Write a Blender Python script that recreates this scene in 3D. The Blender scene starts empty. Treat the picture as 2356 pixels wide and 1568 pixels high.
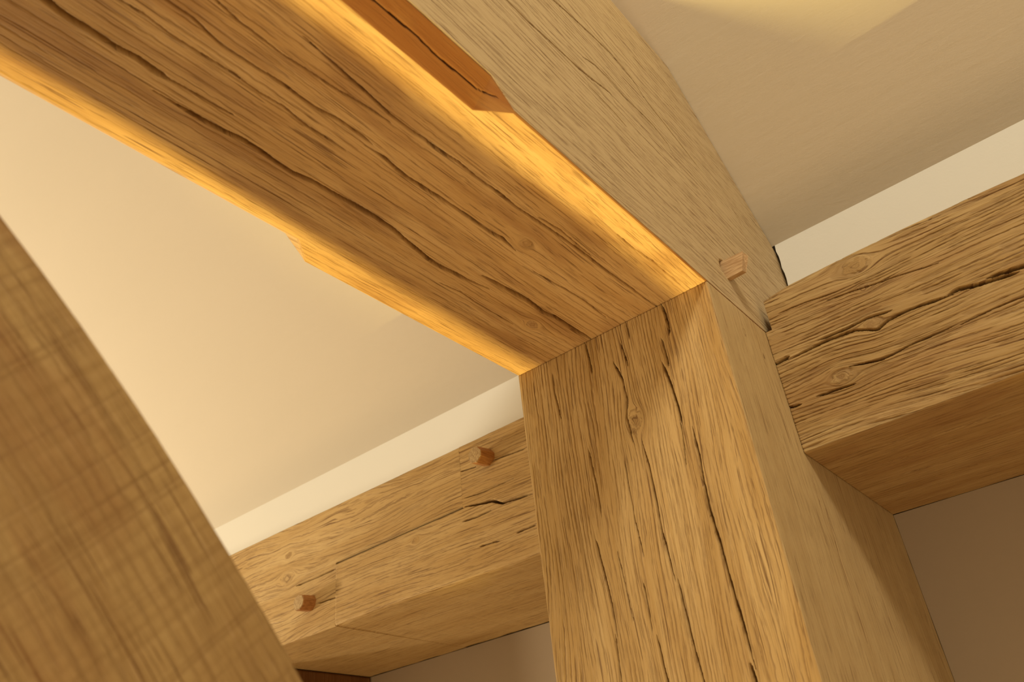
import bpy, bmesh, math, random
import numpy as np
from mathutils import Matrix, Vector

# ---------------------------------------------------------------- scene frame
# lengths are built from the post width W; local origin = front-left top corner of the post
W = 0.22
Z0 = 2.90                                  # height of the beam soffit above the floor
scn = bpy.context.scene
col = scn.collection
def at(x, y, z):                           # post-width units -> world
    return Vector((x * W, y * W, z * W + Z0))

# ---------------------------------------------------------------- camera
cam_d = bpy.data.cameras.new('camera')
cam = bpy.data.objects.new('camera', cam_d)
col.objects.link(cam)
RIGHT = Vector((0.7678256, 0.63240891, -0.10248323))
DOWN = Vector((-0.41085019, 0.36331972, -0.83618233))
FWD = Vector((-0.49157498, 0.68414746, 0.53879151))
m = Matrix((RIGHT, -DOWN, -FWD)).transposed().to_4x4()
m.translation = at(1.94437586, -2.71823667, -1.93958403)
cam.matrix_world = m
cam_d.sensor_width = 36.0
cam_d.sensor_fit = 'HORIZONTAL'
cam_d.lens = 1895.97 * 36.0 / 2356.0
cam_d.clip_start = 0.02
cam_d.dof.use_dof = True
cam_d.dof.focus_distance = 0.80
cam_d.dof.aperture_fstop = 11.0
scn.camera = cam

# ---------------------------------------------------------------- light
scn.view_settings.view_transform = 'Standard'
scn.view_settings.look = 'None'
scn.view_settings.gamma = 1.0
scn.view_settings.use_curve_mapping = False
scn.view_settings.exposure = 0.0
world = bpy.data.worlds.new('room_ambient')
scn.world = world
world.use_nodes = True
bgn = world.node_tree.nodes['Background']
bgn.inputs[0].default_value = (1.0, 0.76, 0.46, 1)
bgn.inputs[1].default_value = 0.62

def lamp(name, kind, pos, power, color, radius, target=None, angle=None, blend=0.3):
    d = bpy.data.lights.new(name, kind)
    d.energy = power
    d.color = color
    d.shadow_soft_size = radius
    o = bpy.data.objects.new(name, d)
    o.location = pos
    if target is not None:
        o.rotation_euler = (Vector(target) - Vector(pos)).to_track_quat('-Z', 'Y').to_euler()
        d.spot_size = math.radians(angle)
        d.spot_blend = blend
    col.objects.link(o)
    return o
# globe pendant high in the room, behind and right of the camera
lamp('pendant_light', 'POINT', at(1 + 0.74 * 7.5, -7.5, 7.5), 166, (1.0, 0.90, 0.70), 0.26)
# recessed floor uplighter at the foot of the post, under the brace
lamp('floor_uplight', 'SPOT', at(0.49, -0.33, -13.0), 440, (1.0, 0.74, 0.22), 0.022, at(0.49, -0.95, 0.0), 22.8, 1.0)
# wall lamp further along the left wall
lamp('wall_lamp', 'POINT', at(-10.5, -3.4, -2.2), 122, (1.0, 0.82, 0.55), 0.12)
# added fill light low on the room side, lifts undersides and shadows
lamp('low_fill_light', 'POINT', at(2.6, -5.5, -10.5), 32, (1.0, 0.68, 0.36), 0.38)

# ---------------------------------------------------------------- helpers
def tag(o, label=None, cat=None, group=None, kind=None):
    if label: o['label'] = label
    if cat: o['category'] = cat
    if group: o['group'] = group
    if kind: o['kind'] = kind
    return o

_rng = np.random.RandomState(7)
_TAB = _rng.rand(256, 256)
def vnoise(x, y):                                   # smooth value noise, 0..1
    xi = np.floor(x).astype(np.int64); yi = np.floor(y).astype(np.int64)
    fx = x - xi; fy = y - yi
    fx = fx * fx * (3 - 2 * fx); fy = fy * fy * (3 - 2 * fy)
    a = _TAB[xi & 255, yi & 255]; b = _TAB[(xi + 1) & 255, yi & 255]
    c = _TAB[xi & 255, (yi + 1) & 255]; d = _TAB[(xi + 1) & 255, (yi + 1) & 255]
    return (a * (1 - fx) + b * fx) * (1 - fy) + (c * (1 - fx) + d * fx) * fy
def fbm(x, y, n=3):
    v = 0; k = 0; amp = 1.0
    for i in range(n):
        v = v + amp * vnoise(x * 2 ** i + 17.3 * i, y * 2 ** i + 5.1 * i); k += amp; amp *= 0.5
    return v / k
def sstep(a, b, x):
    t = np.clip((x - a) / (b - a), 0, 1); return t * t * (3 - 2 * t)

# a face finish: relief depth of the grain (mm), waviness of the grain, spacing of the rings (mm),
# checks = [(width_mm, [(s, t) mm ...])], knots = [(s, t, r mm)], holes = [(s, t, r, depth mm)]
class Face:
    def __init__(self, step=8.0, relief=0.0, wave=3.0, ring=5.0, tilt=0.0, seed=0, checks=(), knots=(), holes=(),
                 stain=0.0, pale=0.0, pore=0.5, saw=0.0, arris=2.0, bow=0.0, tears=0.0, wash=0.0, arris0=None, arris1=None, sawlines=0.0, cdepth=1.0):
        self.__dict__.update(locals())

def grain_fields(F, s, t):
    """s across, t along the grain (mm) -> relief depth (mm, inwards), grain coord, pore mask, stain mask"""
    sd = F.seed * 13.7
    a = s + F.tilt * t + F.wave * 2.0 * (fbm(s / 60 + sd, t / 260 + sd, 2) - 0.5) * 2 \
        + F.wave * 0.7 * (fbm(s / 14 + sd, t / 70 - sd, 2) - 0.5)
    knot = np.zeros_like(s)
    for (ks, kt, kr) in F.knots:
        ds = s - ks; dt = (t - kt) * 0.62
        r2 = ds * ds + dt * dt + 1e-6
        r = np.sqrt(r2)
        push = np.where(r > kr, -ds * np.minimum((kr * 1.25) ** 2 / r2, 1.0), -ds)
        a = a + push * np.exp(-(np.maximum(r - kr, 0) / (kr * 5)) ** 2)
        wob = r + kr * 0.35 * (fbm(s / 4 + ks, t / 4 + kt, 2) - 0.5) * 2
        k = 1 - sstep(kr * 0.72, kr * 1.15, wob)
        a = np.where(wob < kr, ks * 3 + wob * 0.9 + 3.0 * (fbm(s / 2.2 + ks, t / 2.6, 2) - 0.5), a)
        knot = np.maximum(knot, k)
    # annual rings : narrow grooves of early wood, broken into stepped dashes
    ring = (a / F.ring + 0.9 * (fbm(a / 22 + sd, t / 300 + 3, 2) - 0.5))
    ph = ring - np.floor(ring)
    jag = (0.9 * (vnoise(ring * 3 + sd, t / 6.0) - 0.5) + 0.5 * (vnoise(ring * 5 + sd, t / 2.2) - 0.5)) / F.ring
    groove = np.clip(1.25 - np.abs(ph - 0.5 + jag) * F.ring / 0.62, 0, 1)
    broken = sstep(0.34, 0.56, fbm(ring * 1.3 + sd, t / 38.0 + sd, 2))
    groove = groove * broken
    dash = sstep(0.62, 0.72, fbm(a / 0.85 + sd, t / 24.0, 2)) * sstep(0.35, 0.6, fbm(a / 9 + 4, t / 70 + sd, 2))
    pore = np.clip(np.maximum(groove * 0.75, dash * 0.45), 0, 1)
    fibre = fbm(a / 1.2 + 40 + sd, t / 95.0, 2)
    d = F.relief * (groove * 1.0 + 0.5 * (1 - fibre) + 0.5 * dash)
    d = d + 0.35 * F.relief * (fbm(a / 9 + sd, t / 120, 2))
    d = d * (1 - 0.6 * knot)
    d = d + F.bow * (fbm(s / 70 + sd, t / 220 + sd, 2) - 0.5)
    if F.tears:                                     # torn-out slivers left by the saw
        tt = sstep(0.66, 0.70, fbm(a / 5.0 + sd, t / 34.0 + 8, 2))
        d = d + F.tears * tt
        pore = np.maximum(pore, tt * 0.35)
    if F.saw:
        d = d + F.saw * (vnoise(t / 3.2 + 0.02 * s + sd, s / 160.0) - 0.5) + F.saw * 0.8 * (vnoise(t / 17.0 + sd, s / 300.0) > 0.72)
    if F.sawlines:                                  # strokes left by the saw, square to the grain
        tw_ = t + 0.05 * s + 1.5 * (fbm(t / 40.0 + sd, s / 50.0, 2) - 0.5)
        for sp, st in ((13.0, 1.0), (5.3, 0.45), (31.0, 1.0)):
            cell = np.floor(tw_ / sp); h = _TAB[(cell.astype(np.int64) * 7 + 31) & 255, int(sp) & 255]
            u_ = tw_ / sp - cell
            ln_ = np.clip(1.3 - np.abs(u_ - 0.2 - 0.6 * h) * sp / 0.75, 0, 1) * st * (h > 0.35) * (0.4 + 0.6 * vnoise(cell * 1.7, s / 22.0))
            pore = np.maximum(pore, F.sawlines * ln_); d = d + 0.15 * ln_
    # drying checks
    dark = np.zeros_like(s)
    for i, (wid, pts) in enumerate(F.checks):
        P = sorted(pts, key=lambda q: q[1])
        ps = np.array([q[0] for q in P]); pt = np.array([q[1] for q in P])
        tt = np.clip(t, pt[0], pt[-1])
        L = pt[-1] - pt[0]
        cs = np.interp(tt, pt, ps) + 0.7 * (fbm(tt / 11.0 + i * 3.3, tt * 0 + i, 2) - 0.5)
        taper = sstep(0, max(0.12 * L, 3), tt - pt[0]) * sstep(0, max(0.12 * L, 3), pt[-1] - tt)
        hw = 0.5 * wid * (0.25 + 0.75 * taper) * (0.75 + 0.5 * fbm(tt / 22.0 + i * 7, tt * 0 + 2 * i, 2))
        inside = (t >= pt[0]) & (t <= pt[-1])
        q = np.clip((1.25 - np.abs(s - cs) / np.maximum(hw, 0.25)) * 2.2, 0, 1) * inside
        dep = F.cdepth * (4.5 + 4.5 * wid) * (0.3 + 0.7 * taper)
        d = np.maximum(d, q * dep + d * (1 - q))
        dark = np.maximum(dark, q)
        pore = np.maximum(pore, q * q * 0.85 / max(F.pore, 0.2))
    for (hs, ht, hr, hd) in F.holes:
        r = np.hypot(s - hs, t - ht)
        q = 1 - sstep(hr * 0.93, hr, r)
        d = np.maximum(d, q * hd)
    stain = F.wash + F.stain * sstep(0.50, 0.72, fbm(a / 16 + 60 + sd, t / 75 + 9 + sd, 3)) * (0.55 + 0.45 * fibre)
    return d, a, pore * F.pore * (1 - 0.5 * knot), np.clip(stain, 0, 1), knot, dark

def timber(name, rings, corners, faces, mat, to_world, parent=None, loc=(0, 0, Z0)):
    """a squared timber: corners(t) -> section polygon (u, v) in mm, anticlockwise seen along +t;
       rings = t values in mm; each Face carries the finish of the side from corner k to k+1"""
    T = np.array(rings, float)
    C = np.array([corners(t) for t in T])                     # (nT, K, 2)
    nT, K, _ = C.shape
    POS = []; AT = {k: [] for k in ('a', 't', 'pore', 'stain', 'knot', 'pale', 'fid')}
    for k in range(K):
        F = faces[k]
        A = C[:, k]; B = C[:, (k + 1) % K]
        e = B - A
        ln = np.linalg.norm(e, axis=1)
        n = max(1, int(math.ceil(np.max(ln) / F.step)))
        f = np.arange(n) / n
        P = A[:, None, :] + f[None, :, None] * e[:, None, :]    # (nT, n, 2)
        tang = e / np.maximum(ln, 1e-9)[:, None]
        nor = np.stack([tang[:, 1], -tang[:, 0]], 1)
        mid = np.argmax(ln)
        tdir = np.abs(tang[mid])
        s = P[..., 0] * tdir[0] + P[..., 1] * tdir[1]
        t = np.broadcast_to(T[:, None], s.shape)
        d, a, pore, stain, knot, dark = grain_fields(F, s, t)
        # worn, slightly chipped arrises
        e0 = f[None, :] * ln[:, None]; e1 = ln[:, None] - e0
        rr = F.arris * (0.55 + 1.3 * fbm(t / 28.0 + k * 5 + F.seed, t * 0 + k * 3, 3))
        rr = np.minimum(rr, 0.45 * ln[:, None] + 1e-6)
        k0 = 1.0 if F.arris0 is None else F.arris0
        k1 = 1.0 if F.arris1 is None else F.arris1
        d = d + 0.55 * rr * (k0 * np.clip(1 - e0 / rr, 0, 1) ** 2 + k1 * np.clip(1 - e1 / rr, 0, 1) ** 2)
        if n > 4:
            fade = np.clip(np.minimum(e0 + (1 - k0) * 9, e1 + (1 - k1) * 9) / 3.0, 0.25, 1)
            d = np.where(dark > 0.3, d, d * np.maximum(fade, (rr > 0) * 0.5))
        P = P - nor[:, None, :] * d[..., None]
        # corner vertices also take the rounding of the previous side
        Fp = faces[k - 1]
        ep = A - C[:, k - 1]; lp = np.linalg.norm(ep, axis=1)
        tp = ep / np.maximum(lp, 1e-9)[:, None]
        P[:, 0, :] -= np.stack([tp[:, 1], -tp[:, 0]], 1) * (0.55 * k0 * rr[:, :1])
        POS.append(np.concatenate([P, t[..., None]], 2))
        AT['a'].append(a); AT['t'].append(t); AT['pore'].append(pore); AT['stain'].append(stain)
        AT['knot'].append(knot); AT['pale'].append(np.full_like(a, F.pale)); AT['fid'].append(np.full_like(a, k * 37.0 + F.seed * 11.0))
    POS = np.concatenate(POS, 1)
    M = POS.shape[1]
    xyz = to_world(POS[..., 0], POS[..., 1], POS[..., 2]).reshape(-1, 3) * 0.001
    i = np.arange(nT - 1)[:, None]; j = np.arange(M)[None, :]; j2 = (j + 1) % M
    tw = to_world(np.array([0., 1, 0, 0]), np.array([-40., -40, -39, -40]), np.array([50., 50, 50, 51]))
    flip = np.linalg.det(np.stack([tw[1] - tw[0], tw[2] - tw[0], tw[3] - tw[0]])) < 0
    quads = np.stack([i * M + j, i * M + j2, (i + 1) * M + j2, (i + 1) * M + j], -1).reshape(-1, 4)
    c0 = len(xyz); cap0 = xyz[:M].mean(0); cap1 = xyz[-M:].mean(0)
    xyz = np.concatenate([xyz, cap0[None], cap1[None]])
    jj = np.arange(M)
    tri = np.concatenate([np.stack([jj * 0 + c0, (jj + 1) % M, jj], 1),
                          np.stack([jj * 0 + c0 + 1, (nT - 1) * M + jj, (nT - 1) * M + (jj + 1) % M], 1)])
    if flip: quads = quads[:, ::-1]; tri = tri[:, ::-1]
    me = bpy.data.meshes.new(name)
    me.vertices.add(len(xyz)); me.vertices.foreach_set('co', xyz.astype(np.float32).ravel())
    lv = np.concatenate([quads.ravel(), tri.ravel()]).astype(np.int32)
    nq, ntri = len(quads), len(tri)
    me.loops.add(len(lv)); me.loops.foreach_set('vertex_index', lv)
    me.polygons.add(nq + ntri)
    me.polygons.foreach_set('loop_start', np.concatenate([np.arange(nq) * 4, nq * 4 + np.arange(ntri) * 3]).astype(np.int32))
    sm = np.ones(nq + ntri, bool); sm[nq:] = False
    me.polygons.foreach_set('use_smooth', sm)
    def put(nm, typ, arr, key):
        at_ = me.attributes.new(nm, typ, 'POINT'); at_.data.foreach_set(key, arr.astype(np.float32).ravel())
    cat_ = lambda k: np.concatenate([np.concatenate(AT[k], 1).reshape(-1), [0, 0]])
    put('grain', 'FLOAT_VECTOR', np.stack([cat_('a') * 0.001, cat_('t') * 0.001, cat_('fid') * 0.01], 1), 'vector')
    put('pore', 'FLOAT', cat_('pore'), 'value')
    put('stain', 'FLOAT', cat_('stain'), 'value')
    put('knot', 'FLOAT', cat_('knot'), 'value')
    put('pale', 'FLOAT', cat_('pale'), 'value')
    me.update(calc_edges=True); me.validate()
    me.materials.append(mat)
    o = bpy.data.objects.new(name, me)
    o.location = loc
    o.parent = parent
    col.objects.link(o)
    return o

def dense(a, b, step, coarse=None, extra=()):
    r = list(np.arange(a, b, step)) + [b] + list(extra)
    if coarse is not None: r += list(coarse)
    return np.array(sorted(set(np.round(r, 3))))

# ---------------------------------------------------------------- materials
def new_mat(name):
    mt = bpy.data.materials.new(name); mt.use_nodes = True
    nt = mt.node_tree; nt.nodes.clear()
    out = nt.nodes.new('ShaderNodeOutputMaterial'); bs = nt.nodes.new('ShaderNodeBsdfPrincipled')
    nt.links.new(bs.outputs[0], out.inputs[0])
    return mt, nt, bs
def N(nt, kind, **kw):
    n = nt.nodes.new(kind)
    for k, v in kw.items(): setattr(n, k, v)
    return n
def math_(nt, op, a, b=None):
    n = N(nt, 'ShaderNodeMath', operation=op)
    for i, v in enumerate((a, b)):
        if v is None: continue
        if isinstance(v, (int, float)): n.inputs[i].default_value = v
        else: nt.links.new(v, n.inputs[i])
    return n.outputs[0]
def mix_(nt, fac, a, b, mode='MIX'):
    n = N(nt, 'ShaderNodeMix', data_type='RGBA', blend_type=mode)
    for i, v in ((0, fac), (6, a), (7, b)):
        if isinstance(v, (int, float)): n.inputs[i].default_value = v
        elif isinstance(v, tuple): n.inputs[i].default_value = (*v, 1)
        else: nt.links.new(v, n.inputs[i])
    return n.outputs[2]
def ramp_(nt, src, p0, p1, v0=0.0, v1=1.0):
    n = N(nt, 'ShaderNodeMapRange'); n.interpolation_type = 'SMOOTHSTEP'
    nt.links.new(src, n.inputs[0])
    for i, v in enumerate((p0, p1, v0, v1)): n.inputs[i + 1].default_value = v
    return n.outputs[0]
def noise_(nt, vec, scale, detail=3, rough=0.55):
    mp = N(nt, 'ShaderNodeMapping'); mp.inputs['Scale'].default_value = scale
    nt.links.new(vec, mp.inputs[0])
    nz = N(nt, 'ShaderNodeTexNoise'); nz.inputs['Scale'].default_value = 1.0
    nz.inputs['Detail'].default_value = detail; nz.inputs['Roughness'].default_value = rough
    nt.links.new(mp.outputs[0], nz.inputs['Vector'])
    return nz.outputs['Fac']

def oak(name, light=(0.56, 0.345, 0.135), deep=(0.40, 0.210, 0.062), pore_c=(0.13, 0.055, 0.014),
        stain_c=(0.22, 0.085, 0.022), grey=(0.49, 0.375, 0.205), fine=1.0, bump=0.5, crosscut=0.0):
    mt, nt, bs = new_mat(name)
    def attr(n, o): 
        x = N(nt, 'ShaderNodeAttribute', attribute_name=n); return x.outputs[o]
    g = attr('grain', 'Vector')
    broad = noise_(nt, g, (38, 5, 1), 3)
    band = noise_(nt, g, (210, 3.5, 1), 3)
    fib = noise_(nt, g, (900, 22, 1), 3, 0.65)
    dash = noise_(nt, g, (1350, 34, 1), 2)
    hair = noise_(nt, g, (620, 13, 1), 2, 0.5)
    zone = noise_(nt, g, (60, 8, 1), 2)
    c = mix_(nt, ramp_(nt, broad, 0.30, 0.72), light, deep)
    c = mix_(nt, ramp_(nt, band, 0.42, 0.72, 0, 0.55), c, deep)
    c = mix_(nt, attr('pale', 'Fac'), c, grey)
    c = mix_(nt, ramp_(nt, fib, 0.50, 0.78, 0, 0.42 * fine), c, mix_(nt, 0.55, deep, pore_c))
    c = mix_(nt, ramp_(nt, fib, 0.48, 0.25, 0, 0.22 * fine), c, (0.66, 0.46, 0.24))
    c = mix_(nt, math_(nt, 'MULTIPLY', ramp_(nt, dash, 0.60, 0.67, 0, 0.55 * fine), ramp_(nt, zone, 0.34, 0.56, 0.15, 1.0)), c, pore_c)
    c = mix_(nt, math_(nt, 'MULTIPLY', ramp_(nt, hair, 0.625, 0.66, 0, 0.70 * fine), ramp_(nt, zone, 0.62, 0.42, 0.1, 1.0)), c, pore_c)
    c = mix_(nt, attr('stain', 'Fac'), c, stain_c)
    c = mix_(nt, math_(nt, 'MULTIPLY', attr('pore', 'Fac'), 1.0), c, pore_c)
    kd = math_(nt, 'MULTIPLY', attr('knot', 'Fac'), ramp_(nt, noise_(nt, g, (420, 60, 1), 3), 0.40, 0.62, 0.0, 0.45))
    c = mix_(nt, kd, c, (0.17, 0.085, 0.03))
    hgt = math_(nt, 'ADD', math_(nt, 'MULTIPLY', fib, 0.6), math_(nt, 'MULTIPLY', math_(nt, 'ADD', ramp_(nt, dash, 0.60, 0.67), ramp_(nt, hair, 0.625, 0.66)), -0.6))
    if crosscut:
        cc = noise_(nt, g, (14, 300, 1), 3)
        lg = noise_(nt, g, (330, 7, 1), 3)
        c = mix_(nt, ramp_(nt, lg, 0.50, 0.70, 0, 0.6 * crosscut), c, mix_(nt, 0.3, deep, pore_c))
        cl = ramp_(nt, noise_(nt, g, (5, 130, 1), 1), 0.66, 0.71)
        c = mix_(nt, ramp_(nt, cc, 0.48, 0.68, 0, 0.55 * crosscut), c, deep)
        c = mix_(nt, math_(nt, 'MULTIPLY', cl, 0.55 * crosscut), c, mix_(nt, 0.5, deep, pore_c))
        hgt = math_(nt, 'SUBTRACT', hgt, math_(nt, 'MULTIPLY', cc, 0.7 * crosscut))
    nt.links.new(c, bs.inputs['Base Color'])
    rg = ramp_(nt, fib, 0.2, 0.8, 0.55, 0.75); nt.links.new(rg, bs.inputs['Roughness'])
    bs.inputs['Specular IOR Level'].default_value = 0.28
    bp = N(nt, 'ShaderNodeBump'); bp.inputs['Strength'].default_value = bump; bp.inputs['Distance'].default_value = 0.0006
    nt.links.new(hgt, bp.inputs['Height']); nt.links.new(bp.outputs[0], bs.inputs['Normal'])
    return mt

def plaster(name, c0, c1, scale=60, bump=0.15, stretch=(1, 1, 1), rough=0.85):
    mt, nt, bs = new_mat(name)
    tc = N(nt, 'ShaderNodeTexCoord')
    n1 = noise_(nt, tc.outputs['Object'], tuple(3 * q for q in stretch), 4)
    n2 = noise_(nt, tc.outputs['Object'], tuple(scale * q for q in stretch), 5, 0.7)
    nt.links.new(mix_(nt, n1, c0, c1), bs.inputs['Base Color'])
    bs.inputs['Roughness'].default_value = rough
    bs.inputs['Specular IOR Level'].default_value = 0.2
    bp = N(nt, 'ShaderNodeBump'); bp.inputs['Strength'].default_value = bump; bp.inputs['Distance'].default_value = 0.002
    nt.links.new(n2, bp.inputs['Height']); nt.links.new(bp.outputs[0], bs.inputs['Normal'])
    return mt

def slab(name, verts, faces, mat, label=None, cat=None, kind='structure'):
    me = bpy.data.meshes.new(name); me.from_pydata([tuple(v) for v in verts], [], faces); me.update()
    bm = bmesh.new(); bm.from_mesh(me); bmesh.ops.recalc_face_normals(bm, faces=bm.faces); bm.to_mesh(me); bm.free()
    me.materials.append(mat)
    o = bpy.data.objects.new(name, me); col.objects.link(o)
    tag(o, label, cat, kind=kind)
    return o
BOXF = [(0, 1, 2, 3), (4, 7, 6, 5), (0, 4, 5, 1), (1, 5, 6, 2), (2, 6, 7, 3), (3, 7, 4, 0)]
def box(name, lo, hi, mat, **kw):
    (x0, y0, z0), (x1, y1, z1) = lo, hi
    v = [at(*q) for q in ((x0, y0, z0), (x1, y0, z0), (x1, y1, z0), (x0, y1, z0), (x0, y0, z1), (x1, y0, z1), (x1, y1, z1), (x0, y1, z1))]
    return slab(name, v, BOXF, mat, **kw)

# ---------------------------------------------------------------- the room
P_R, Q_R, ZT_R, ZB_R = 0.564, 1.747, 0.171, -0.607          # right wall plate: front, back, top, bottom
P_L, Q_L, ZT_L, ZB_L = 0.566, 1.730, 0.145, -0.617          # left wall plate
R_W, ZC, SL, H_B = 1.216, 0.872, 0.906, 1.652               # upper wall plane, eaves height, roof pitch, beam height
FLOOR = -Z0 / W
white = plaster('white_paint', (0.70, 0.685, 0.62), (0.74, 0.72, 0.65), 90, 0.10)
ceil_m = plaster('ceiling_paint', (0.655, 0.615, 0.53), (0.695, 0.65, 0.565), 55, 0.22, (0.35, 1.6, 1.6))
wall_m = plaster('wall_paint', (0.37, 0.30, 0.225), (0.40, 0.33, 0.25), 60, 0.15)
floor_m = plaster('floor_stone', (0.62, 0.51, 0.35), (0.68, 0.56, 0.39), 12, 0.2)
box('floor', (-16, -18, FLOOR - 0.5), (16, Q_R + 0.6, FLOOR), floor_m)
yr = -15.0
zc = lambda y: ZC + SL * (R_W - y)
cv = [at(-16, R_W, ZC), at(16, R_W, ZC), at(16, yr, zc(yr)), at(-16, yr, zc(yr))]
nrm = Vector((0, SL, 1)).normalized() * 0.03
slab('ceiling', cv + [v + nrm for v in cv], BOXF, ceil_m)
# upper wall strip between the wall plates and the sloping ceiling, cut round the beam
gapR = 1.016
ed = [(gapR + 0.010 * math.sin(k * 2.1) * (k % 3 - 1) * 0.5, ZT_R - 0.25 + (ZC - ZT_R + 0.25) * k / 24) for k in range(25)]
vv = [at(x, R_W, z) for x, z in ed] + [at(16, R_W, ZC), at(16, R_W, ZT_R - 0.25)]
nv = len(vv)
vv2 = [v + Vector((0, 0.02, 0)) for v in vv]
slab('wall_upper_right', vv + vv2, [tuple(range(nv)), tuple(range(2 * nv - 1, nv - 1, -1))] + [(i, (i + 1) % nv, nv + (i + 1) % nv, nv + i) for i in range(nv)], white)
box('wall_upper_left', (-16, R_W, ZT_L - 0.25), (-0.012, R_W + 0.09, ZC), white)
cav = plaster('roof_void', (0.03, 0.025, 0.02), (0.04, 0.03, 0.025), 30)  # near-black, paints in the shade seen through the gap beside the beam
box('wall_outer', (-16, R_W + 0.75, FLOOR), (16, R_W + 0.95, 3.0), cav)
box('wall_lower_right', (1.0, Q_R - 0.004, FLOOR), (16, Q_R + 0.12, ZB_R - 0.0), wall_m)
box('wall_lower_left', (-16, Q_L - 0.004, FLOOR), (0.0, Q_L + 0.12, ZB_L - 0.0), wall_m)

# ---------------------------------------------------------------- timbers
mm = W * 1000.0
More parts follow.
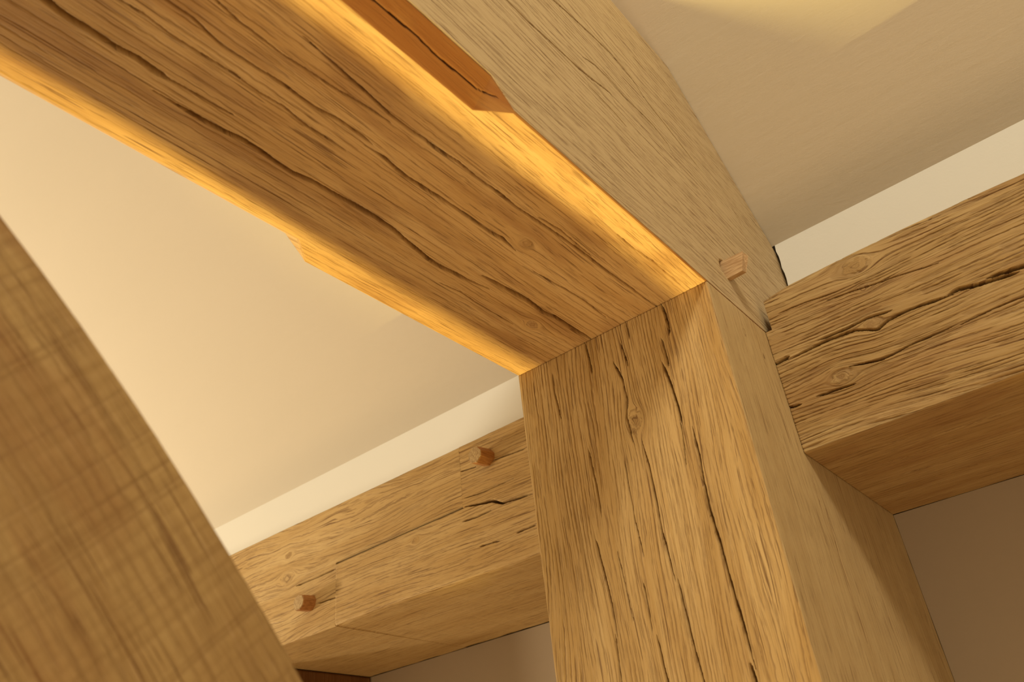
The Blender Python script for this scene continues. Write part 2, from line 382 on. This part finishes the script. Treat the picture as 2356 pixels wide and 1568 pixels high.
# drying checks on each face: (width, [(across, along) mm ...])
CHECKS = {
    'soffit': [
        (11, [(85, -528.5), (85.1, -518.6), (83.4, -505.9), (83.8, -490.9), (83.8, -477), (85.7, -464.5), (84.3, -453.2), (84.7, -441.4)]),
        (3, [(84.7, -445.1), (86.1, -429.8), (87.1, -413.8), (88.2, -401.2)]),
        (8, [(70.6, -445), (70.5, -430.1), (71, -414.1), (72.2, -398.9), (75.1, -383), (74.5, -370.8), (73.4, -356.4), (73.1, -341.8), (76.1, -327), (76.6, -309.2), (78.1, -289.8), (78.7, -270.4), (78.1, -252.3), (71, -205.3), (70, -195.6), (74, -160.9), (78.1, -135.5)]),
        (10, [(86.6, -154.4), (87.9, -135.9), (90.4, -97.1), (88.5, -72.1), (91.6, -56.2), (91.1, -28.5), (92.3, 3.5)]),
        (4, [(129.9, -487.1), (131.7, -474.4), (131.9, -458), (127.7, -435.5), (128.2, -419.9), (129.7, -403.9), (130.2, -397.8)]),
        (6, [(130.4, -406), (130, -386.7), (129.7, -367.8), (132.2, -351.8), (132.6, -334.8), (132.1, -321.5)]),
        (6, [(127.8, -323.5), (128.5, -307.2), (125.6, -283.4), (127.1, -262.6), (128.2, -240.8), (128.4, -216.5), (128.1, -192.4), (130.2, -180.2), (127.3, -160.1)]),
        (3.5, [(151.7, -466.5), (151.1, -455.9), (148.6, -438.9), (148.5, -425.1), (147.9, -407.8), (149.6, -390.5), (150.6, -371.8), (153.5, -346.3), (154.8, -325.2)]),
        (5.5, [(167.1, -407.2), (164.4, -381.1), (162.2, -353.1), (159.6, -330.5), (159.7, -312.2), (160.2, -289.9), (162.1, -267.9), (160.9, -245.5), (162, -224.2), (161, -199.2), (162.8, -171.9), (164.2, -140.5), (164.7, -102.9), (164.4, -77.8), (166.1, -51.1), (165.8, -25.5), (166.9, 2)]),
        (3.5, [(113.1, -500.1), (113.7, -491.5), (114.9, -478.5), (113.5, -463.3), (113.6, -444), (115.7, -420.3), (114.4, -400.1), (116, -383.3), (113.8, -361.7), (114.9, -331.3)]),
        (3, [(120.4, -125.1), (123.7, -86.8), (125.6, -58.5), (123.8, -20.3)]),
        (2.5, [(166.2, -177.9), (168.9, -152.7), (167.3, -106.1)]),
        (3, [(198.2, -114.2), (198.3, -87.5), (200.2, -62.4), (199.9, -12.6)]),
        (2.5, [(54.8, -174.5), (58.1, -150.7), (56.7, -120.3), (57.5, -78.1)]),
    ],
    'chamf': [
        (5, [(-10.8, -400.7), (-10.1, -385.3), (-5.4, -363.6), (-3.4, -344.8), (-5.8, -325.3), (-3.7, -304.2), (3.4, -288.4)]),
    ],
    'beamside': [
        (5, [(132.1, -294.9), (136.5, -260.9), (137, -235.9), (141.1, -201.6), (143.9, -172.7), (147.4, -149.7), (157.8, -109.4), (145.6, -99.4)]),
        (5, [(212.1, -223.5), (218.4, -183.1), (224.2, -158.6), (231.9, -116.4), (236, -85.7), (231.9, -47.9), (217.8, -23.5), (211.9, 5.7), (192.7, 82.4)]),
        (3.5, [(171.5, -150.1), (180.7, -125.6), (181.7, -93.3), (178.3, -80.8), (180.9, -47.6), (182.2, -24.9), (174.8, 2.3), (149.4, 20)]),
        (3, [(133.4, -150.8), (131, -109.8), (128.1, -91.2)]),
        (4, [(184.7, 150.9), (172.4, 163), (159.9, 169.4)]),
        (3, [(207.8, 215.1), (201.5, 233.4), (206.7, 265.9)]),
    ],
    'postfront': [
        (5, [(85.1, -1.1), (86.5, -21.8), (86.8, -36.1)]),
        (6, [(172.5, -1.4), (173.8, -23.6), (172.5, -34.8)]),
        (5, [(164.1, -35.4), (165, -56.8), (164.5, -64.4)]),
        (6.5, [(159.9, -59), (162.7, -83.3), (164.3, -105.7), (164.3, -123.3)]),
        (3, [(163.3, -120.4), (162.1, -135.6), (159.3, -158.7)]),
        (4, [(133, -1.3), (133.1, -19.2)]),
        (3, [(123.1, -20.1), (126, -45.6)]),
        (4.5, [(111.5, -35.5), (117.5, -56.2), (117.8, -77.5), (114.1, -94.7), (115.3, -119.5)]),
        (4.5, [(123.9, -121.6), (125.5, -146.2), (125.8, -175.4), (124.9, -203), (126.7, -228.7), (127.8, -247.7)]),
        (5, [(130.4, -244.9), (130.4, -266.1), (131.2, -290.6), (132.7, -311.2), (134.9, -339.4)]),
        (6.5, [(172.7, -128.4), (172.7, -154.6), (171.1, -176.8), (170, -200.7), (171.8, -227.5), (172.6, -249.7), (173.3, -272.7), (174.5, -297.7), (175.8, -322.2)]),
        (6, [(172.4, -318.5), (173.7, -337.9)]),
        (4, [(68.3, -107.8), (70.7, -141.4), (70.9, -174.2)]),
        (5, [(60.9, -192.5), (63.6, -222.7), (65.9, -240.2), (66.9, -275.3)]),
        (4, [(65, -274.2), (63.5, -309.9), (64.1, -326.6)]),
        (4, [(99.1, -241.4), (99.3, -266.2), (99.1, -279.6)]),
        (5, [(102.1, -284), (103.6, -317.7), (103.6, -333.8)]),
        (3, [(102.2, -182), (103.9, -219.6)]),
        (2.5, [(80.4, -210.2), (83.9, -266.6)]),
        (2.5, [(103.1, -133.8), (102.7, -189.9)]),
        (3, [(41.8, -16.5), (41.3, -36.2), (44.2, -66.3)]),
    ],
    'postright': [
        (5, [(135.8, -184.6), (134.4, -213.4), (131.5, -228.7), (131.9, -257)]),
        (5, [(132.4, -273.2), (131.7, -301.9)]),
        (2.5, [(127.9, -153.2), (122.8, -191.8)]),
    ],
    'platerightfront': [
        (9, [(-37.8, 218.9), (-35.9, 235)]),
        (7, [(-39.2, 232.6), (-36.7, 260.5), (-36.4, 277), (-38.1, 301), (-46.5, 318.5), (-41.9, 329.3), (-40.7, 346.4), (-41.6, 365.3), (-44, 387.2)]),
        (8, [(-42.6, 382.2), (-41.2, 391.6), (-45.2, 408.2), (-46.6, 422.4), (-48.4, 438.6)]),
        (9, [(-42.4, 414.9), (-42.7, 425.4), (-45.3, 443.7), (-45.7, 464.9)]),
        (6, [(-32.4, 264.9), (-33, 294.7), (-31.7, 314.3), (-34.2, 336.8)]),
        (6, [(-85.3, 216.9), (-87.3, 231.6)]),
        (5, [(-85.6, 247.1), (-86.7, 264.5), (-88.3, 284.5)]),
        (4, [(-69.7, 283.3), (-75.9, 311.5), (-72.9, 342.4), (-72, 375.5)]),
        (3, [(-73.3, 381.5), (-71.2, 410.6), (-71.5, 441)]),
        (3, [(4.2, 285.4), (0.1, 318.4), (-4, 353.9), (-9.5, 387.1)]),
        (3, [(13.4, 238.3), (12.2, 265.6), (7.9, 299.7)]),
    ],
    'plateleftfront': [
        (5, [(-49.4, -191.3), (-56, -148.1), (-64.1, -133.6), (-66.8, -90.8)]),
        (4, [(-66.8, -195.9), (-67.7, -174.2), (-67.2, -152.1)]),
        (3.5, [(-105.3, -116.8), (-104.4, -90.1)]),
        (4, [(-60.9, -513.3), (-60.6, -469.4), (-59.4, -427.9)]),
        (3, [(-1.9, -194.1), (-4.6, -168.9)]),
        (3, [(-6.5, -140.1), (-9.3, -90.3)]),
        (2.5, [(-38.5, -191.7), (-40.9, -155.3), (-39.6, -114.4)]),
        (3, [(-97.1, -463.4), (-98.1, -425.5)]),
        (2.5, [(-104.5, -172.7), (-106.6, -142.9)]),
    ],
    'plateleftunder': [
        (3, [(137.6, -506.9), (150.2, -450.5), (151.1, -312.1)]),
    ],
}
# upper edge of the knee brace (y, z)
BRACE = [(-3.9661, 0.2669), (-3.8461, 0.1810), (-3.7261, 0.0939), (-3.6061, 0.0054), (-3.4861, -0.0844), (-3.3661, -0.1756), (-3.2461, -0.2682), (-3.1261, -0.3622), (-3.0061, -0.4576), (-2.8861, -0.5545), (-2.7661, -0.6529), (-2.6461, -0.7527), (-2.5261, -0.8541), (-2.4061, -0.9570), (-2.3258, -1.0277), (-2.2455, -1.1022), (-2.1652, -1.1804), (-2.0849, -1.2624), (-2.0046, -1.3480), (-1.9242, -1.4374), (-1.8439, -1.5306), (-1.7636, -1.6274), (-1.6436, -1.7749), (-1.5236, -1.9225), (-1.4036, -2.0700), (-1.2836, -2.2175), (-1.1636, -2.3650), (-1.0436, -2.5125), (-0.9236, -2.6600), (-0.8036, -2.8075), (-0.6836, -2.9550), (-0.5636, -3.1025), (-0.4436, -3.2500), (-0.3236, -3.3975), (-0.2036, -3.5450), (-0.0836, -3.6925), (0.0364, -3.8401), (0.1564, -3.9876), (0.2764, -4.1351), (0.3964, -4.2826)]
oak_post = oak('oak_post', light=(0.54, 0.370, 0.155), deep=(0.42, 0.258, 0.085))
oak_beam = oak('oak_beam', light=(0.60, 0.400, 0.172), deep=(0.49, 0.295, 0.105), grey=(0.50, 0.392, 0.232))
oak_plate = oak('oak_plate', light=(0.435, 0.30, 0.130), deep=(0.335, 0.208, 0.074))
oak_scarf = oak('oak_scarf', light=(0.54, 0.380, 0.172), deep=(0.45, 0.290, 0.108))
oak_brace = oak('oak_brace', light=(0.41, 0.272, 0.104), deep=(0.31, 0.188, 0.066), crosscut=0.45)
oak_shaded = oak('oak_stud', light=(0.20, 0.095, 0.030), deep=(0.13, 0.055, 0.018))  # stud oak with the shadow under the plate put into its colour
PX = 0.36                                                   # mm of timber per pixel of check width

def ck(name, k=PX, lo=0.9):
    return [(max(w * k, lo), pts) for w, pts in CHECKS[name]]

# -- tie beam: chamfered lower arrises that end in stops before the post
c_ch = 0.086 * mm
y_stop0, y_stop1 = -1.243 * mm, -1.340 * mm
def beam_c(t):
    y = t
    c = np.interp(-y, [-y_stop0, -y_stop1], [1.2, c_ch])
    top = min(H_B, zc(y / mm) - 0.004) * mm
    w = mm
    return [(c, 0), (w - c, 0), (w, c), (w, top), (0, top), (0, c)]
br = dense(-2.75 * mm, 0.03 * mm, 1.6, np.concatenate([np.linspace(-14 * mm, -2.75 * mm, 20), np.arange(0.03 * mm, 1.46 * mm, 1.8)]),
           (y_stop0, y_stop1, 0.36 * mm))
side_f = Face(step=0.55, relief=0.28, wave=5, ring=6.5, tilt=0.03, seed=3, checks=ck('beamside'), pale=0.80, pore=0.75, arris=1.5,
              holes=[(0.208 * mm, 0.283 * mm, 11.5, 16)], tears=0.0)
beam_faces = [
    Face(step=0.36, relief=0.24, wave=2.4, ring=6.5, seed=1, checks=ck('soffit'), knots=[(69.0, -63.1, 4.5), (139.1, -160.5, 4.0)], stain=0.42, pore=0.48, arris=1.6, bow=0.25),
    Face(step=0.7, relief=0.12, wave=2, ring=9, seed=2, checks=[(0.8, [(153.0, -480), (154.0, -420), (156.0, -360), (154.5, -335), (155.5, -300), (158.5, -286)])], stain=0.25, wash=0.80, pore=0.2, arris=0.5),  # chamfer: even darkening paints its shade into the wood colour
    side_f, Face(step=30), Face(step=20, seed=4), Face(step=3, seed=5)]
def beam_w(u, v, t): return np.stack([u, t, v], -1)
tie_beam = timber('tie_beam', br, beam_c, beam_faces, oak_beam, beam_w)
tag(tie_beam, 'heavy oak tie beam with stopped chamfers and long drying cracks, resting on the post', 'beam', kind='thing')

# -- post
def post_c(t): return [(0, 0), (mm, 0), (mm, Q_R * mm), (0, Q_R * mm)]
post_faces = [
    Face(step=0.36, relief=0.42, wave=5, ring=3.7, tilt=-0.03, seed=6, checks=ck('postfront'), knots=[(121.7, -100.0, 6.5)], pore=0.50, arris=2.6, bow=0.8),
    Face(step=0.42, relief=0.16, wave=5, ring=8.0, seed=7, checks=[(w * 0.42, p) for w, p in CHECKS['postright']], knots=[(62, -28, 3.0), (97, -40, 2.2)], pale=0.50, pore=0.40, arris=2.2, saw=0.08, cdepth=0.04),
    Face(step=30), Face(step=12, seed=8)]
pr = dense(-1.70 * mm, -0.2, 1.8, np.linspace(-Z0 * 1000, -1.70 * mm, 14))
post = timber('post', pr, post_c, post_faces, oak_post, lambda u, v, t: np.stack([u, v, t], -1))
tag(post, 'upright oak post with split grain carrying the end of the tie beam', 'post')

# -- right wall plate, notched at its end for the beam
def plr_c(t):
    top = ZT_R * mm if t > 1.034 * mm else -0.5
    crown = 3.5 * math.sin((t / mm - 1.0) * 2.4) - 4 * max(0, (1.16 - t / mm) / 0.16)
    return [(P_R * mm, ZB_R * mm), (Q_R * mm, ZB_R * mm), (Q_R * mm, top), (P_R * mm, top + (crown if top > 0 else 0)), (P_R * mm, -0.5)]
rr_ = dense(1.001 * mm, 2.35 * mm, 1.1, np.linspace(2.35 * mm, 16 * mm, 12), (1.0338 * mm, 1.0342 * mm))
fR = dict(step=0.36, relief=0.85, wave=5, ring=4.2, tilt=0.02, seed=10, checks=ck('platerightfront'), knots=[(25.5, 321.5, 7.0), (0.2, 321.0, 3.2), (-39.0, 316.4, 5.0), (-76.4, 274.5, 6.0)],
          pore=0.70, arris=4.5, bow=2.0, stain=0.25, tears=0.4)
plr_faces = [
    Face(step=0.5, relief=0.25, wave=3, ring=6.5, seed=9, checks=[(1.8, [(165, 236), (168, 268), (176, 300)]), (1.2, [(215, 250), (222, 300), (228, 345)]), (2.0, [(262, 262), (270, 310)]), (1.2, [(190, 310), (196, 380)]), (1.3, [(300, 285), (306, 340)])], pore=0.8, stain=0.25, wash=0.12, arris=3.0, cdepth=0.12),
    Face(step=40), Face(step=20, arris=6),
    Face(arris1=0, **fR), Face(arris0=0, **fR)]
plate_r = timber('eaves_plate', rr_, plr_c, plr_faces, oak_plate, lambda u, v, t: np.stack([t, u, v], -1))
tag(plate_r, 'rough cracked oak wall plate with small knots, tenoned into the post below the white strip', 'wall plate', 'wall plates along the eaves')

# -- left wall plate in two lengths, joined by a pegged scarf
XA, XB = -0.885, -1.945
z_sc = lambda x: np.interp(x, [XB, XA], [-0.240, -0.226])
def scA(t):                                                  # outer length, upper half of the scarf
    x = t / mm
    zs = float(z_sc(x)) + 0.004
    lo = ZB_L if x < XB - 0.0008 else zs
    return [(P_L * mm, lo * mm), (Q_L * mm, lo * mm), (Q_L * mm, ZT_L * mm), (P_L * mm, ZT_L * mm), (P_L * mm, zs * mm)]
def scB(t):
    x = t / mm
    zs = float(z_sc(x)) - 0.004
    hi = ZT_L if x > XA + 0.0008 else zs
    cut = 2.0 * math.sin(x * 3.1)
    return [(P_L * mm, ZB_L * mm + cut), (Q_L * mm, ZB_L * mm), (Q_L * mm, hi * mm), (P_L * mm, hi * mm), (P_L * mm, zs * mm)]
chkA = [(w * 0.55, p) for w, p in CHECKS['plateleftfront'] if max(q[1] for q in p) < -400]
chkB = [(w * 0.55, p) for w, p in CHECKS['plateleftfront'] if max(q[1] for q in p) > -400]
fA = dict(seed=12, checks=chkA, knots=[(-11.5, -531.1, 4.5), (-44.3, -533.7, 7.0)], step=0.42, relief=0.36, wave=9, ring=7.0, pore=0.75, arris=3.0, bow=1.5)
fB = dict(seed=14, checks=chkB, knots=[(-66.3, -276.3, 4.0)], step=0.42, relief=0.36, wave=4, ring=4.4, pore=0.60, arris=3.0, bow=1.2, saw=0.10)
A_faces = [Face(step=1.2, relief=0.2, seed=11, ring=6, pore=0.35, pale=0.25, arris=4, saw=0.1), Face(step=40), Face(step=20, arris=4),
           Face(arris1=0.15, **fA), Face(arris0=0, **fA)]
B_faces = [Face(step=0.5, relief=0.25, seed=13, ring=6, pore=0.35, pale=0.20, arris=7, saw=0.15, cdepth=0.05, checks=[(1.6, [(150, -330), (152, -230)]), (1.8, [(205, -390), (210, -270)]), (1.4, [(270, -300), (274, -180)])]),
           Face(step=40), Face(step=20, arris=4),
           Face(arris1=0, **fB), Face(arris0=0.15, **fB)]
ra = dense(-3.35 * mm, XA * mm - 0.1, 1.8, np.linspace(-16 * mm, -3.35 * mm, 10), ((XB - 0.0010) * mm, (XB - 0.0006) * mm))
rb = dense(XB * mm + 0.05, -0.2, 1.8, (), ((XA + 0.0006) * mm, (XA + 0.0010) * mm))
plate_a = timber('eaves_plate', ra, scA, A_faces, oak_scarf, lambda u, v, t: np.stack([t, u, v], -1))
tag(plate_a, 'pale knotty oak wall plate lapping over its neighbour at a scarf joint', 'wall plate', 'wall plates along the eaves')
plate_b = timber('eaves_plate', rb, scB, B_faces, oak_scarf, lambda u, v, t: np.stack([t, u, v], -1))
tag(plate_b, 'short sawn oak wall plate running from the scarf joint into the post', 'wall plate', 'wall plates along the eaves')

# -- arched knee brace from the post up to the tie beam
bx0, bx1 = 0.240, 0.735
pth = np.array(BRACE)
seg = np.concatenate([[0], np.cumsum(np.hypot(*np.diff(pth, axis=0).T))]) * mm
tg = np.gradient(pth, axis=0); tg /= np.linalg.norm(tg, axis=1)[:, None]
nb = np.stack([-tg[:, 1], tg[:, 0]], 1)                      # towards the corner of beam and post
nb *= np.sign(nb[:, 1])[:, None]
def brace_w(u, v, t):
    y = np.interp(t, seg, pth[:, 0]) * mm + np.interp(t, seg, nb[:, 0]) * v
    z = np.interp(t, seg, pth[:, 1]) * mm + np.interp(t, seg, nb[:, 1]) * v
    return np.stack([u, np.minimum(y, -0.3), np.minimum(z, -0.3)], -1)
bd = 0.95 * mm
def brace_c(t): return [(bx0 * mm, -bd), (bx1 * mm, -bd), (bx1 * mm, 0), (bx0 * mm, 0)]
brace_faces = [Face(step=12, seed=15), Face(step=0.6, relief=0.15, wave=2.5, ring=5.5, seed=16, pore=0.55, saw=0.15, arris=2.0, stain=0.35, sawlines=0.8),
               Face(step=6, seed=17, arris=2.0), Face(step=12, seed=18)]
brace = timber('knee_brace', dense(0, seg[-1], 0.8), brace_c, brace_faces, oak_brace, brace_w)
tag(brace, 'arched oak knee brace with saw marks, set under the tie beam', 'brace')

# -- stud below the left wall plate
stud = timber('stud', dense(-Z0 * 1000, ZB_L * mm - 1.5, 60, np.arange(-1.4 * mm, ZB_L * mm - 1.5, 3)),
              lambda t: [(-3.75 * mm, 0.86 * mm), (-2.90 * mm, 0.86 * mm), (-2.90 * mm, (Q_L - 0.01) * mm), (-3.75 * mm, (Q_L - 0.01) * mm)],
              [Face(step=2, relief=.2, seed=19), Face(step=2, relief=.2, seed=20), Face(step=40), Face(step=40)], oak_shaded,
              lambda u, v, t: np.stack([u, v, t], -1))
tag(stud, 'oak wall stud with its shade in the colour, standing under the knotty wall plate beside the wall', 'stud')

# ---------------------------------------------------------------- pegs
def peg_mat(name, c0, c1, sc):
    mt, nt, bs = new_mat(name)
    tc = N(nt, 'ShaderNodeTexCoord')
    n = noise_(nt, tc.outputs['Object'], sc, 3, 0.6)
    nt.links.new(mix_(nt, ramp_(nt, n, 0.35, 0.68), c0, c1), bs.inputs['Base Color'])
    bs.inputs['Roughness'].default_value = 0.6
    bp = N(nt, 'ShaderNodeBump'); bp.inputs['Strength'].default_value = 0.6; bp.inputs['Distance'].default_value = 0.0006
    nt.links.new(n, bp.inputs['Height']); nt.links.new(bp.outputs[0], bs.inputs['Normal'])
    return mt
peg_side = peg_mat('peg_side', (0.40, 0.19, 0.060), (0.27, 0.115, 0.032), (700, 60, 700))
peg_end = peg_mat('peg_end_grain', (0.50, 0.36, 0.17), (0.30, 0.18, 0.07), (900, 60, 420))
peg_split = peg_mat('peg_split', (0.52, 0.35, 0.18), (0.36, 0.21, 0.09), (60, 700, 700))
def peg(pos, r, length, sides, rot, seed, drift):
    rnd = random.Random(seed)
    bm = bmesh.new()
    ang = [rot + 2 * math.pi * (k + rnd.uniform(-.16, .16)) / sides for k in range(sides)]
    rad = [r * rnd.uniform(0.95, 1.04) for _ in range(sides)]
    rings = []
    for j, (y, sc) in enumerate(((0.024, 1.0), (0.0, 1.0), (-length * 0.5, 0.985), (-length + 0.0009, 0.97), (-length, 0.90))):
        k_ = max(0, -y) / length
        rings.append([bm.verts.new((rad[i] * sc * math.cos(a) + drift[0] * k_, y, rad[i] * sc * math.sin(a) + drift[1] * k_)) for i, a in enumerate(ang)])
    for a, b in zip(rings[:-1], rings[1:]):
        for i in range(sides):
            f = bm.faces.new((a[i], a[(i + 1) % sides], b[(i + 1) % sides], b[i])); f.material_index = 0
    bm.faces.new(rings[-1])
    bm.faces.new(list(reversed(rings[0])))
    bmesh.ops.recalc_face_normals(bm, faces=bm.faces)
    me = bpy.data.meshes.new('peg'); bm.to_mesh(me); bm.free()
    me.materials.append(peg_side)
    o = bpy.data.objects.new('peg', me); o.location = pos; col.objects.link(o)
    # sawn end, its rim slightly chipped
    bm = bmesh.new()
    lo, hi = [], []
    for i, a in enumerate(ang):
        for q in (0.0, 0.5):
            a2 = a + q * ((ang[(i + 1) % sides] - a) % (2 * math.pi))
            r2 = (rad[i] if q == 0 else 0.5 * (rad[i] + rad[(i + 1) % sides]) * math.cos(0.5 * ((ang[(i + 1) % sides] - a) % (2 * math.pi)))) * rnd.uniform(0.90, 0.925)
            x, z = r2 * math.cos(a2) + drift[0], r2 * math.sin(a2) + drift[1]
            lo.append(bm.verts.new((x, -length + 0.0002, z))); hi.append(bm.verts.new((x * 0.985 + drift[0] * 0.015, -length - 0.0007, z * 0.985 + drift[1] * 0.015)))
    n2 = len(lo)
    c_ = bm.verts.new((drift[0], -length - 0.0009, drift[1]))
    for i in range(n2):
        bm.faces.new((lo[i], lo[(i + 1) % n2], hi[(i + 1) % n2], hi[i]))
        bm.faces.new((hi[i], hi[(i + 1) % n2], c_))
    bm.faces.new(list(reversed(lo)))
    bmesh.ops.recalc_face_normals(bm, faces=bm.faces)
    me = bpy.data.meshes.new('end_grain'); bm.to_mesh(me); bm.free(); me.materials.append(peg_end)
    e = bpy.data.objects.new('end_grain', me); e.parent = o; col.objects.link(e)
    e['label'] = 'paler cross-hatched sawn end of the peg'
    return o
p1 = peg(at(-0.676, P_L + 0.004, 0.0), 0.0515 * W, 0.115 * W, 8, 0.30, 3, (0.0, -0.0035))
tag(p1, 'octagonal oak peg beside the post, near the top of the wall plate', 'peg', 'pegs in the left wall plate')
p2 = peg(at(-2.180, P_L + 0.004, -0.423), 0.0515 * W, 0.105 * W, 9, 0.1, 5, (0.003, -0.003))
tag(p2, 'octagonal oak peg below the knots of the wall plate', 'peg', 'pegs in the left wall plate')
# split peg left standing in its hole in the side of the beam
sec = [(-0.016, -0.056), (0.020, -0.050), (0.026, 0.040), (0.004, 0.056), (-0.018, 0.046)]
bm = bmesh.new(); ring = []
for j in range(7):
    k = j / 6.0
    row = []
    for (dy, dz) in sec:
        x_tip = 0.112 - 0.035 * max(0, (-dz + 0.01) / 0.06) - 0.02 * max(0, (dz - 0.03) / 0.03)
        row.append(bm.verts.new(((-0.06 + (x_tip + 0.06) * k) * W, dy * W, dz * (1 - 0.10 * k) * W)))
    ring.append(row)
for a, b in zip(ring[:-1], ring[1:]):
    for i in range(len(sec)):
        bm.faces.new((a[i], a[(i + 1) % len(sec)], b[(i + 1) % len(sec)], b[i]))
bm.faces.new(ring[-1]); bm.faces.new(list(reversed(ring[0])))
bmesh.ops.recalc_face_normals(bm, faces=bm.faces)
me = bpy.data.meshes.new('peg'); bm.to_mesh(me); bm.free(); me.materials.append(peg_split)
p3 = bpy.data.objects.new('peg', me); p3.location = at(1.0, 0.287, 0.206); col.objects.link(p3)
tag(p3, 'flat split oak peg sticking out of the side of the tie beam', 'peg')
